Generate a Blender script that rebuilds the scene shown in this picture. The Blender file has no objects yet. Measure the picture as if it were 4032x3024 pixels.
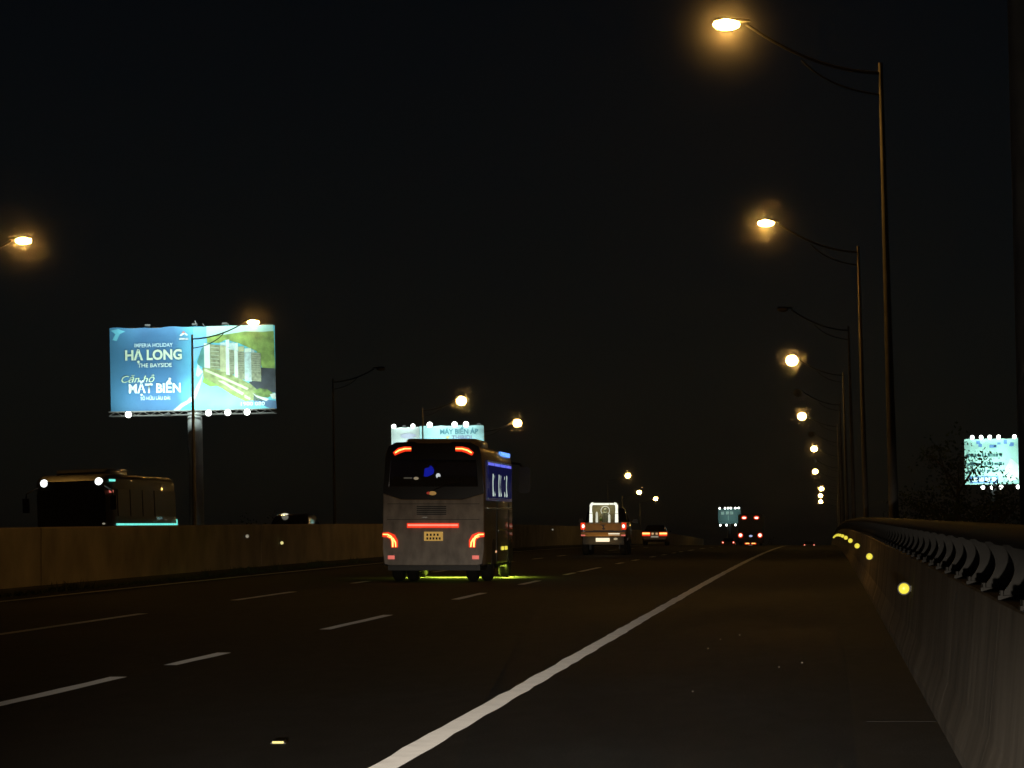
import bpy, bmesh, math, random
from mathutils import Vector, Matrix, noise
random.seed(7)
S = bpy.context.scene
R = math.radians
PI = math.pi

# ------------------------------------------------------------------ frame of the road
# The carriageway falls to its outer side (cross fall) and climbs to a crest.
# "Road frame": X across, Y along, Z up from the carriageway. M turns it into the world.
M = Matrix.Rotation(R(0.50), 4, 'X') @ Matrix.Rotation(R(1.15), 4, 'Y')
H_CAM = 1.469
K = 2.131e-5
def prof(y):                       # crest profile in the road frame
    if y < 57.0: return 0.0
    if y < 520.0: return -K * (y - 57.0) ** 2
    return -K * 463.0 ** 2 - 2 * K * 463.0 * (y - 520.0)
def slope(y):
    return -2 * K * (max(0.0, min(y, 520.0) - 57.0))
def crown(x):                      # the opposite carriageway falls the other way
    return -0.040 * max(0.0, -x - 15.6)

# ------------------------------------------------------------------ camera
cam = bpy.data.cameras.new('camera'); cam_o = bpy.data.objects.new('camera', cam)
S.collection.objects.link(cam_o); S.camera = cam_o
cam.lens = 119.95; cam.sensor_width = 36.0; cam.sensor_fit = 'HORIZONTAL'
cam.shift_x = -0.3052; cam.shift_y = 0.1274
cam.clip_start = 0.5; cam.clip_end = 12000
cam_o.matrix_world = M @ Matrix.Translation((0, 0, H_CAM)) @ Matrix.Rotation(R(90), 4, 'X')

# ------------------------------------------------------------------ sky (night)
W = bpy.data.worlds.new('World'); S.world = W; W.use_nodes = True
wn = W.node_tree; bg = wn.nodes['Background']
sky = wn.nodes.new('ShaderNodeTexSky'); sky.sky_type = 'NISHITA'; sky.sun_disc = False
sky.sun_elevation = R(38); sky.sun_rotation = R(180); sky.altitude = 0; sky.air_density = 1.0
sky.dust_density = 0.3; sky.ozone_density = 3.0
wn.links.new(sky.outputs[0], bg.inputs[0]); bg.inputs[1].default_value = 0.00042

S.view_settings.view_transform = 'Standard'; S.view_settings.look = 'None'
S.view_settings.exposure = 0.0; S.view_settings.gamma = 1.0
S.cycles.use_denoising = True
S.cycles.max_bounces = 5; S.cycles.volume_bounces = 0; S.cycles.transparent_max_bounces = 12
S.cycles.diffuse_bounces = 2; S.cycles.glossy_bounces = 3
S.cycles.sample_clamp_indirect = 3.0
S.cycles.use_light_tree = True
C = S.collection

# ------------------------------------------------------------------ materials
def nodes(name):
    m = bpy.data.materials.new(name); m.use_nodes = True
    return m, m.node_tree, m.node_tree.nodes['Principled BSDF']
def mat(name, col, rough=.6, metal=0.0, var=.25, scale=4.0, bump=0.0, spec=.5, coat=0.0, stretch=(1, 1, 1), col2=None):
    m, t, b = nodes(name)
    b.inputs['Roughness'].default_value = rough; b.inputs['Metallic'].default_value = metal
    b.inputs['Specular IOR Level'].default_value = spec; b.inputs['Coat Weight'].default_value = coat
    if 'road_paint' in name: b.inputs['Sheen Weight'].default_value = 1.0; b.inputs['Sheen Roughness'].default_value = .5   # glass beads
    tc = t.nodes.new('ShaderNodeTexCoord'); mp = t.nodes.new('ShaderNodeMapping'); mp.inputs['Scale'].default_value = stretch
    t.links.new(tc.outputs['Object'], mp.inputs[0])
    n = t.nodes.new('ShaderNodeTexNoise'); n.inputs['Scale'].default_value = scale; n.inputs['Detail'].default_value = 6
    t.links.new(mp.outputs[0], n.inputs['Vector'])
    r = t.nodes.new('ShaderNodeValToRGB'); r.color_ramp.elements[0].position = .3; r.color_ramp.elements[1].position = .72
    c2 = col2 or [c * (1 - var) for c in col]
    r.color_ramp.elements[0].color = (*c2[:3], 1); r.color_ramp.elements[1].color = (*[min(1, c * (1 + var * .4)) for c in col], 1)
    t.links.new(n.outputs['Fac'], r.inputs[0]); t.links.new(r.outputs[0], b.inputs['Base Color'])
    if bump:
        bp = t.nodes.new('ShaderNodeBump'); bp.inputs['Strength'].default_value = bump; bp.inputs['Distance'].default_value = .02
        t.links.new(n.outputs['Fac'], bp.inputs['Height']); t.links.new(bp.outputs[0], b.inputs['Normal'])
    return m
def emit(name, col, strength, base=(.02, .02, .02)):
    m, t, b = nodes(name)
    b.inputs['Base Color'].default_value = (*base, 1); b.inputs['Roughness'].default_value = .25
    b.inputs['Emission Color'].default_value = (*col, 1)
    # a faint unevenness of the lit plastic
    n = t.nodes.new('ShaderNodeTexNoise'); n.inputs['Scale'].default_value = 9
    ma = t.nodes.new('ShaderNodeMapRange'); ma.inputs[3].default_value = strength * .75; ma.inputs[4].default_value = strength * 1.25
    tc = t.nodes.new('ShaderNodeTexCoord'); t.links.new(tc.outputs['Object'], n.inputs['Vector'])
    t.links.new(n.outputs['Fac'], ma.inputs[0]); t.links.new(ma.outputs[0], b.inputs['Emission Strength'])
    m.cycles.emission_sampling = 'NONE'
    return m
def glass(name, tint=(.03, .03, .035), clear=.35):
    m, t, b = nodes(name)
    b.inputs['Base Color'].default_value = (*tint, 1); b.inputs['Roughness'].default_value = .06
    n = t.nodes.new('ShaderNodeTexNoise'); n.inputs['Scale'].default_value = 3
    ma = t.nodes.new('ShaderNodeMapRange'); ma.inputs[3].default_value = .04; ma.inputs[4].default_value = .12
    t.links.new(n.outputs['Fac'], ma.inputs[0]); t.links.new(ma.outputs[0], b.inputs['Roughness'])
    tr = t.nodes.new('ShaderNodeBsdfTransparent'); mx = t.nodes.new('ShaderNodeMixShader'); mx.inputs[0].default_value = clear
    out = t.nodes['Material Output']
    t.links.new(b.outputs[0], mx.inputs[1]); t.links.new(tr.outputs[0], mx.inputs[2]); t.links.new(mx.outputs[0], out.inputs[0])
    return m

MT = {}
MT['asphalt'] = mat('asphalt', (.030, .029, .027), .85, var=.45, scale=.8, bump=.3, spec=.25)
def asphalt():
    m, t, b = nodes('asphalt'); tc = t.nodes.new('ShaderNodeTexCoord'); out = []
    for sc, st in ((.45, (1, .3, 1)), (55, (1, 1, 1)), (5, (1, .25, 1))):
        mp = t.nodes.new('ShaderNodeMapping'); mp.inputs['Scale'].default_value = st; t.links.new(tc.outputs['Object'], mp.inputs[0])
        n = t.nodes.new('ShaderNodeTexNoise'); n.inputs['Scale'].default_value = sc; n.inputs['Detail'].default_value = 8; t.links.new(mp.outputs[0], n.inputs['Vector']); out.append(n.outputs['Fac'])
    r = t.nodes.new('ShaderNodeValToRGB'); r.color_ramp.elements[0].position = .3; r.color_ramp.elements[1].position = .72
    r.color_ramp.elements[0].color = (.013, .0125, .012, 1); r.color_ramp.elements[1].color = (.036, .035, .033, 1); t.links.new(out[0], r.inputs[0])
    def scale(fac, lo, hi):
        q = t.nodes.new('ShaderNodeMapRange'); q.inputs[1].default_value = .3; q.inputs[2].default_value = .7; q.inputs[3].default_value = lo; q.inputs[4].default_value = hi; t.links.new(fac, q.inputs[0]); return q.outputs[0]
    mu = t.nodes.new('ShaderNodeMath'); mu.operation = 'MULTIPLY'; t.links.new(scale(out[1], .35, 1.9), mu.inputs[0]); t.links.new(scale(out[2], .75, 1.25), mu.inputs[1])
    vm = t.nodes.new('ShaderNodeVectorMath'); vm.operation = 'SCALE'; t.links.new(r.outputs[0], vm.inputs[0]); t.links.new(mu.outputs[0], vm.inputs['Scale'])
    t.links.new(vm.outputs[0], b.inputs['Base Color']); t.links.new(scale(out[0], .74, .92), b.inputs['Roughness']); b.inputs['Specular IOR Level'].default_value = .3
    bp = t.nodes.new('ShaderNodeBump'); bp.inputs['Strength'].default_value = .5; bp.inputs['Distance'].default_value = .01; t.links.new(out[1], bp.inputs['Height']); t.links.new(bp.outputs[0], b.inputs['Normal'])
    return m
MT['asphalt'] = asphalt()
MT['paint'] = mat('road_paint', (.74, .72, .66), .7, var=.2, scale=3.2, bump=.2, col2=(.24, .225, .195), stretch=(1, .8, 1))
MT['paint_worn'] = mat('worn_road_paint', (.28, .265, .235), .75, var=.6, scale=2.2, bump=.1, col2=(.20, .19, .17))
MT['terrain'] = mat('dark_earth', (.06, .065, .035), .9, var=.5, scale=.05, bump=.2)
MT['concrete'] = mat('streaked_concrete', (.36, .31, .25), .88, var=.4, scale=1.7, bump=.5, stretch=(1.0, .8, .28), col2=(.13, .11, .085))
MT['wall'] = mat('median_concrete', (.50, .46, .39), .85, var=.3, scale=1.4, bump=.2, stretch=(1, .5, .6), col2=(.30, .275, .23))
MT['galv'] = mat('galvanised_steel', (.33, .32, .30), .5, .7, var=.3, scale=6, bump=.05)
MT['galv_dull'] = mat('weathered_galvanised_steel', (.034, .032, .029), .7, .2, var=.4, scale=9, bump=.1)
MT['pole'] = mat('pole_steel', (.17, .16, .145), .7, .2, var=.3, scale=3)
MT['dark_metal'] = mat('dark_metal', (.05, .05, .05), .5, .5)
MT['black'] = mat('black_plastic', (.012, .012, .012), .45, var=.3)
MT['rubber'] = mat('tyre_rubber', (.015, .015, .015), .85, var=.3, scale=20)
MT['rim'] = mat('wheel_rim_metal', (.55, .55, .55), .35, .9)
MT['bus_body'] = mat('bus_paint', (.34, .32, .305), .42, 0.1, var=.45, scale=5, coat=.2, stretch=(1, 1, .5))
MT['bus_side'] = mat('bus_side_paint', (.28, .24, .19), .35, 0.1, var=.15, scale=1.5, coat=.3)
MT['bus_black'] = mat('bus_black_gloss', (.010, .009, .009), .22, var=.3, scale=2, coat=.3)
MT['glass_dark'] = glass('tinted_glass', clear=.45)
MT['glass_black'] = mat('black_glass', (.008, .008, .01), .1, var=.2)
MT['chrome'] = mat('chrome', (.6, .58, .55), .22, 1.0, var=.15)
MT['foliage'] = mat('leaf_green', (.055, .085, .030), .7, var=.5, scale=1.5)
MT['bark'] = mat('bark', (.10, .075, .05), .9, var=.4, scale=6, bump=.4)
MT['lamp'] = emit('lamp_glass', (1.0, .50, .10), 470.0); MT['lamp'].cycles.emission_sampling = 'AUTO'
MT['lamp_far'] = emit('far_lamp_glass', (1.0, .56, .14), 130.0); MT['lamp_far'].cycles.emission_sampling = 'AUTO'
MT['lamp_off'] = mat('unlit_lamp_glass', (.22, .22, .20), .2, var=.2)
MT['flood'] = emit('floodlight_glass', (.93, 1.0, .93), 7.0)
MT['yellow_reflector_glow'] = emit('amber_reflector_glow', (.86, .74, .07), 1.0, (.5, .4, .02))  # reflector brightness put into the lens as emission, no lamp inside
MT['pale_lens'] = emit('pale_glow', (.50, .46, .34), .45, (.5, .5, .4))  # also gives the wall delineators a glow for returned light
MT['stud_glow'] = emit('stud_glow', (.8, .72, .28), .9, (.5, .45, .1))  # the stud only reflects; its glint is put in as emission
MT['red'] = emit('red_light', (1.0, .045, .010), 1.0, (.2, .01, .01))
MT['amber_core'] = emit('tail_light_core', (1.0, .52, .12), 2.6)
MT['hot_core'] = emit('tail_light_hot_core', (1.0, .80, .62), 2.5)
MT['red_soft'] = emit('red_reflector_glow', (.75, .16, .12), .9, (.3, .02, .02))  # reflectors given their own glow, standing for returned headlight
MT['orange_mark'] = emit('orange_side_marker', (.9, .45, .22), .9)
MT['white_lamp'] = emit('white_lamp', (.93, 1.0, 1.0), 3.0)
MT['warm_lamp'] = emit('warm_cabin_lamp', (1.0, .80, .5), 1.2)
MT['blue_lamp'] = emit('blue_cabin_lamp', (.015, .03, .95), 1.3)
MT['blue_sign'] = emit('blue_display', (.10, .30, 1.0), 1.6)
MT['teal_strip'] = emit('teal_led_strip', (.16, .85, .70), 1.1)
MT['curtain_blue'] = emit('blue_lit_curtain', (.012, .014, .13), .55, (.02, .02, .2))
MT['curtain_dim'] = emit('dim_blue_curtain', (.008, .010, .06), .45, (.01, .01, .08))
MT['curtain_blue_hi'] = emit('blue_led_line', (.10, .12, .8), 1.0)
MT['curtain_white'] = emit('white_lit_curtain', (.50, .62, .58), .85, (.6, .6, .6))
MT['plate_yellow'] = emit('yellow_plate_glow', (.34, .20, .045), 1.1, (.6, .4, .05))  # plate brightness under headlights put into the material as glow
MT['plate_white'] = emit('white_plate_glow', (.85, .80, .62), .95, (.8, .8, .7))  # white plates emit instead of returning light
MT['led_white'] = emit('white_led_tube', (.90, .93, .78), 1.25)
MT['candle'] = emit('lit_candle', (.88, .88, .70), .95)
MT['lime'] = emit('lime_led_strip', (.55, .9, .05), 1.5)

# ------------------------------------------------------------------ mesh helpers
class MB:
    def __init__(s): s.v = []; s.f = []; s.mi = []
    def add(s, vs, fs):
        n = len(s.v); s.v += [tuple(v) for v in vs]; s.f += [tuple(i + n for i in f) for f in fs]; return s
    def box(s, x0, x1, y0, y1, z0, z1):
        return s.add([(x0,y0,z0),(x1,y0,z0),(x1,y1,z0),(x0,y1,z0),(x0,y0,z1),(x1,y0,z1),(x1,y1,z1),(x0,y1,z1)],
                     [(0,3,2,1),(4,5,6,7),(0,1,5,4),(1,2,6,5),(2,3,7,6),(3,0,4,7)])
    def tube(s, pts, rad, n=8, cap=True, sx=1.0):
        pts = [Vector(p) for p in pts]; m = len(pts)
        if not isinstance(rad, (list, tuple)): rad = [rad] * m
        vs = []; 
        for i, p in enumerate(pts):
            d = (pts[min(i+1, m-1)] - pts[max(i-1, 0)]).normalized()
            u = d.cross(Vector((0, 0, 1)))
            if u.length < 1e-4: u = d.cross(Vector((0, 1, 0)))
            u.normalize(); w = u.cross(d)
            for k in range(n):
                a = 2 * PI * k / n
                vs.append(p + (u * math.cos(a) + w * math.sin(a) * sx) * rad[i])
        fs = [(i*n+k, i*n+(k+1) % n, (i+1)*n+(k+1) % n, (i+1)*n+k) for i in range(m-1) for k in range(n)]
        if cap: fs += [tuple(range(n))[::-1], tuple(range((m-1)*n, m*n))]
        return s.add(vs, fs)
    def prism(s, poly, a0, a1, axis='y'):
        """poly: 2D outline; extruded from a0 to a1 along the axis"""
        n = len(poly)
        def p3(p, a):
            return (p[0], a, p[1]) if axis == 'y' else ((a, p[0], p[1]) if axis == 'x' else (p[0], p[1], a))
        vs = [p3(p, a0) for p in poly] + [p3(p, a1) for p in poly]
        return s.add(vs, [tuple(range(n)), tuple(range(2*n-1, n-1, -1))] + [(i, i+n, (i+1) % n + n, (i+1) % n) for i in range(n)])
    def loft(s, secs, cap0=True, cap1=True):
        n = len(secs[0]); vs = [p for q in secs for p in q]
        fs = [(i*n+k, i*n+(k+1) % n, (i+1)*n+(k+1) % n, (i+1)*n+k) for i in range(len(secs)-1) for k in range(n)]
        if cap0: fs.append(tuple(range(n))[::-1])
        if cap1: fs.append(tuple(range((len(secs)-1)*n, len(secs)*n)))
        return s.add(vs, fs)
    def ell(s, c, r, nu=12, nv=8, z0=-PI/2, z1=PI/2):
        vs = []; fs = []
        for j in range(nv + 1):
            a = z0 + (z1 - z0) * j / nv
            for i in range(nu):
                b = 2 * PI * i / nu
                vs.append((c[0] + r[0]*math.cos(a)*math.cos(b), c[1] + r[1]*math.cos(a)*math.sin(b), c[2] + r[2]*math.sin(a)))
        for j in range(nv):
            for i in range(nu): fs.append((j*nu+i, j*nu+(i+1) % nu, (j+1)*nu+(i+1) % nu, (j+1)*nu+i))
        return s.add(vs, fs)
    def disc(s, c, r, n=14, axis='y', th=.02):
        poly = [(c[0] + r*math.cos(2*PI*k/n), c[2] + r*math.sin(2*PI*k/n)) if axis == 'y' else (c[1] + r*math.cos(2*PI*k/n), c[2] + r*math.sin(2*PI*k/n)) for k in range(n)]
        a = c[1] if axis == 'y' else c[0]
        return s.prism(poly, a - th/2, a + th/2, axis)
    def build(s, name, m, parent=None, smooth=False, bevel=0.0):
        me = bpy.data.meshes.new(name); me.from_pydata(s.v, [], s.f); me.update()
        bm = bmesh.new(); bm.from_mesh(me); bmesh.ops.remove_doubles(bm, verts=bm.verts, dist=1e-5)
        bmesh.ops.recalc_face_normals(bm, faces=bm.faces); bm.to_mesh(me); bm.free()
        if smooth:
            me.shade_smooth() if hasattr(me, 'shade_smooth') else None
            try: me.set_sharp_from_angle(angle=R(40))
            except Exception: pass
        me.materials.append(MT[m] if isinstance(m, str) else m)
        o = bpy.data.objects.new(name, me); C.objects.link(o)
        if parent is not None: o.parent = parent
        if bevel:
            b = o.modifiers.new('bevel', 'BEVEL'); b.width = bevel; b.segments = 2; b.limit_method = 'ANGLE'
        return o
def tag(o, label, cat, group=None):
    o['label'] = label; o['category'] = cat
    if group: o['group'] = group
    return o
def thing(name, label, cat, group=None):
    o = bpy.data.objects.new(name, None); C.objects.link(o); o.empty_display_size = .3
    return tag(o, label, cat, group)
def place(o, x, y, z=0.0, rz=0.0, upright=False, on_road=True, sc=1.0):
    zz = z + (prof(y) + crown(x) if on_road else 0.0)
    loc = Vector((x, y, zz))
    rot = Matrix.Rotation(rz, 4, 'Z') @ Matrix.Scale(sc, 4)
    if upright:
        o.matrix_world = Matrix.Translation(M @ loc) @ rot
    else:
        til = Matrix.Rotation(math.atan(slope(y)), 4, 'X') if on_road else Matrix.Identity(4)
        if on_road and x < -15.6: til = til @ Matrix.Rotation(-R(2.3), 4, 'Y')
        o.matrix_world = M @ Matrix.Translation(loc) @ til @ rot
    return o
def struct(o):
    o['kind'] = 'structure'; o.matrix_world = M; return o
def dup(root):
    r = root.copy(); C.objects.link(r)
    for ch in list(root.children):
        c = ch.copy(); C.objects.link(c); c.parent = r
        for g in list(ch.children):
            d = g.copy(); C.objects.link(d); d.parent = c
    return r
def point(name, parent, loc, col, power, rad=.1, typ='POINT', size=None, rot=None, **kw):
    l = bpy.data.lights.new(name, typ); l.color = col; l.energy = power
    if typ in ('POINT', 'SPOT'): l.shadow_soft_size = rad
    if typ == 'AREA': l.shape = 'RECTANGLE'; l.size, l.size_y = size
    for k, v in kw.items(): setattr(l, k, v)
    o = bpy.data.objects.new(name, l); C.objects.link(o); o.parent = parent; o.location = loc
    if rot: o.rotation_euler = rot
    return o
def text(name, body, width, cap, m, parent, loc, shear=0.0, bold=.0, rz_basis=None):
    """flat printed lettering, centred at loc on a board that faces -Y"""
    cu = bpy.data.curves.new(name, 'FONT'); cu.body = body; cu.align_x = 'CENTER'; cu.align_y = 'CENTER'
    cu.shear = shear; cu.offset = bold; cu.size = 1.0; cu.resolution_u = 3
    tmp = bpy.data.objects.new(name, cu); C.objects.link(tmp)
    bpy.context.view_layer.update()
    dg = bpy.context.evaluated_depsgraph_get()
    me = bpy.data.meshes.new_from_object(tmp.evaluated_get(dg)); me.name = name
    C.objects.unlink(tmp); bpy.data.objects.remove(tmp); bpy.data.curves.remove(cu)
    xs = [v.co.x for v in me.vertices]; ys = [v.co.y for v in me.vertices]
    if not xs: return None
    w = max(xs) - min(xs); sx = width / w; sy = cap / .70
    cx = (max(xs) + min(xs)) / 2
    for v in me.vertices: v.co = Vector(((v.co.x - cx) * sx, 0, v.co.y * sy))
    me.materials.clear(); me.materials.append(MT[m] if isinstance(m, str) else m)
    o = bpy.data.objects.new(name, me); C.objects.link(o); o.parent = parent; o.location = loc
    return o

# ------------------------------------------------------------------ ground and carriageways
t = MB(); N = 40
for i in range(1): t.add([(-4000, -300, 0), (4000, -300, 0), (4000, 7000, 0), (-4000, 7000, 0)], [(0, 1, 2, 3)])
terr = t.build('terrain', 'terrain'); terr.location = (0, 0, -7.5); terr['kind'] = 'structure'

YS = [-30 + 6 * i for i in range(12)] + [45 + 5 * i for i in range(100)] + [560 + 20 * i for i in range(20)]
def ribbon(xs_z, name, m, parent=None, ys=YS, dz=0.0):
    """sheet along the road; xs_z is the cross-section [(x, z)]"""
    b = MB(); n = len(xs_z)
    vs = [(x, y, z + prof(y) + dz) for y in ys for x, z in xs_z]
    fs = [(i*n+k, i*n+k+1, (i+1)*n+k+1, (i+1)*n+k) for i in range(len(ys)-1) for k in range(n-1)]
    b.add(vs, fs); return b.build(name, m, parent)
road = struct(ribbon([(-14.98, 0), (1.32, 0), (1.32, -.6), (-14.98, -.6)], 'road', 'asphalt'))
road2 = struct(ribbon([(-31.0, crown(-31.0)), (-15.6, 0), (-15.6, -.6), (-31.0, crown(-31) - .6)], 'opposite_carriageway', 'asphalt'))

def near(y0, y1, step=4.0):
    n = max(1, int((y1 - y0) / step)); return [y0 + (y1 - y0) * i / n for i in range(n + 1)]
X0, X1, X2, X3 = -2.553, -6.369, -10.088, -13.875
def line(x, w, ys, m='paint', name='edge_line', wob=0.0):
    b = MB(); vs = []
    for i, y in enumerate(ys):
        a = wob * (noise.noise((y * 1.7, x, 0))); c = wob * (noise.noise((y * 1.7, x, 5)))
        vs += [(x - w/2 + a, y, .004 + prof(y)), (x + w/2 + c, y, .004 + prof(y))]
    b.add(vs, [(2*i, 2*i+1, 2*i+3, 2*i+2) for i in range(len(ys)-1)])
    return b.build(name, m, road)
line(X0, .168, near(6, 420, .7), 'paint', wob=.022)
line(X3, .16, near(45, 420, 2), 'paint_worn', wob=.02)
D1 = [(23.5, 30.8), (33.2, 36.2), (43.5, 49.8), (58.8, 63.8), (71.5, 76.0), (83.6, 87.0), (88.6, 96.6), (104.5, 107.6),
      (113.5, 116.5), (125, 128), (134, 137), (143, 146), (150, 153), (160, 166), (175, 181), (190, 196), (205, 211)]
for a, b_ in D1: line(X1, .15, near(a, b_, 1.0), 'paint_worn', 'lane_dash', wob=.02)
D2 = [(28, 34.5), (41.5, 50.5), (58.3, 64.8), (72.9, 75.5), (88, 93), (106.5, 110.5), (118, 122), (129, 133), (144, 150), (159, 165), (174, 180), (190, 196)]
for a, b_ in D2: line(X2, .15, near(a, b_, 1.0), 'paint_worn', 'lane_dash', wob=.02)
# expansion joint across the shoulder
for y in (24.2,):
    b = MB().box(.30, .79, y - .03, y + .03, .002, .004); b.build('expansion_joint', 'rubber', road)

# ------------------------------------------------------------------ parapet with handrail beside the shoulder
par = thing('bridge_parapet', 'streaked concrete parapet with steel handrail beside the emergency shoulder', 'parapet')
par.matrix_world = M
PROF = [(.80, 0), (.80, .075), (.868, .30), (.925, 1.0), (.94, 1.012), (1.16, 1.012), (1.175, 1.0), (1.26, 0)]
yb = -18.0
while yb < 330:
    L_ = 6.0
    b = MB(); secs = []
    for y in (yb + .003, yb + L_ - .003):
        secs.append([(x, y, z + prof(y)) for x, z in PROF])
    b.loft(secs); b.build('concrete_panel', 'concrete', par); yb += L_
# far run of the parapet, over the crest
b = MB(); b.loft([[(x, y, z + prof(y)) for x, z in PROF] for y in [330.02 + 12 * i for i in range(25)]]); b.build('far_parapet_run', 'concrete', par)
b = MB(); ys = near(-18, 612, 3.0)
b.tube([(1.035, y, 1.352 + prof(y)) for y in ys], .066, n=10); b.build('handrail', 'galv_dull', par, smooth=True)
def make_post():
    bm = MB()
    # plate square to the road with a hollow road-side edge
    L = []
    for i in range(11):
        t_ = i / 10; z = .02 + .275 * t_
        L.append((-.085 + .072 * math.sin(PI * t_) + .012 * t_, z))
    Rr = [(.075, .295), (.085, .20), (.105, .02)]
    bm.prism(L + Rr, -.009, .009, 'y')
    # curved flange along the hollow edge
    for i in range(10):
        (xa, za), (xb, zb) = L[i], L[i+1]
        bm.add([(xa-.008, -.016, za), (xa+.006, -.016, za), (xb+.006, -.016, zb), (xb-.008, -.016, zb),
                (xa-.008, .016, za), (xa+.006, .016, za), (xb+.006, .016, zb), (xb-.008, .016, zb)],
               [(0,1,2,3),(7,6,5,4),(0,4,5,1),(3,2,6,7),(0,3,7,4),(1,5,6,2)])
    return bm
pm = make_post().build('post', 'galv_dull', par)
bp = MB().box(-.105, .115, -.07, .07, .0, .022); 
for sx in (-.085, .095):
    for sy in (-.05, .05): bp.tube([(sx, sy, .022), (sx, sy, .05)], .013, 6)
bpm = bp.build('base_plate', 'galv_dull', pm)
posts = []
y = 12.2
first = True
while y < 262:
    if first: p, q = pm, bpm; first = False
    else:
        p = pm.copy(); C.objects.link(p); p.parent = par
        q = bpm.copy(); C.objects.link(q); q.parent = p
    p.location = (1.035, y, 1.012 + prof(y)); p.rotation_euler = (0, 0, random.uniform(-.03, .03)); y += 2.04

# round yellow delineators on the parapet face; lenses glow in place of returned headlight
def delineator(x, y, z, lens, label, grp, rz, r=.056, sd=1):
    t_ = thing('delineator', label, 'delineator', grp)
    b = MB().disc((0, 0, 0), r + .012, 18, 'y', .016).box(min(0, sd*.12), max(0, sd*.12), .006, .014, -.03, .03); b.build('housing', 'black', t_)
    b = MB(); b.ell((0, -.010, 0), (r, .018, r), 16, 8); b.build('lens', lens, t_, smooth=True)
    place(t_, x, y, z, rz); return t_
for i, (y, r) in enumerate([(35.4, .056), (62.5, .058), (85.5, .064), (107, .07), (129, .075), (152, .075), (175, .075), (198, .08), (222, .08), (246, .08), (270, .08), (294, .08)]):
    delineator(.90 - r - .02, y, .70, 'yellow_reflector_glow', 'small round yellow delineator on the face of the railed parapet', 'yellow delineators along the parapet', 0.0, r)

# ------------------------------------------------------------------ median wall
wall = thing('median_wall', 'plain brown concrete median wall between the two carriageways', 'wall'); wall.matrix_world = M
WP = [(-14.90, 0), (-14.90, 1.20), (-14.92, 1.224), (-15.50, 1.224), (-15.52, 1.20), (-15.52, 0)]
y = -24.0
while y < 420:
    b = MB(); b.loft([[(xx, yy, z + prof(yy)) for xx, z in WP] for yy in (y + .02, y + 6.35, y + 12.66)]); b.build('concrete_panel', 'wall', wall); y += 12.7
b = MB(); b.loft([[(-14.80, yy, prof(yy) - .02), (-14.80, yy, .09 + prof(yy)), (-14.897, yy, .12 + prof(yy)), (-14.897, yy, prof(yy) - .02)] for yy in near(-24, 420, 6)])
b.build('plinth', MT['terrain'], wall)
for y, z, k in ((87.6, .93, 'pale_lens'), (93.2, .72, 'stud_glow'), (126.6, .98, 'pale_lens'), (186.0, 1.0, 'pale_lens')):
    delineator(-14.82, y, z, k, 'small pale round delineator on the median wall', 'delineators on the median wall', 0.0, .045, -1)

# leaf litter and weeds along the foot of the median wall
b = MB(); rnd = random.Random(3)
for i in range(2600):
    y = rnd.uniform(45, 110); x = -14.72 + abs(rnd.gauss(0, .12)); h = rnd.uniform(.03, .14) * (1.6 if noise.noise((y * .25, 0, 0)) > .1 else .6)
    a = rnd.uniform(0, PI); w = .02
    b.add([(x - w*math.cos(a), y - w*math.sin(a), prof(y)), (x + w*math.cos(a), y + w*math.sin(a), prof(y)), (x + rnd.gauss(0, .05), y + rnd.gauss(0, .05), prof(y) + h)], [(0, 1, 2)])
g = b.build('roadside_weeds', 'foliage'); g['kind'] = 'stuff'; g['label'] = 'low weeds along the foot of the median wall'; g['category'] = 'weeds'; g.matrix_world = M

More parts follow.
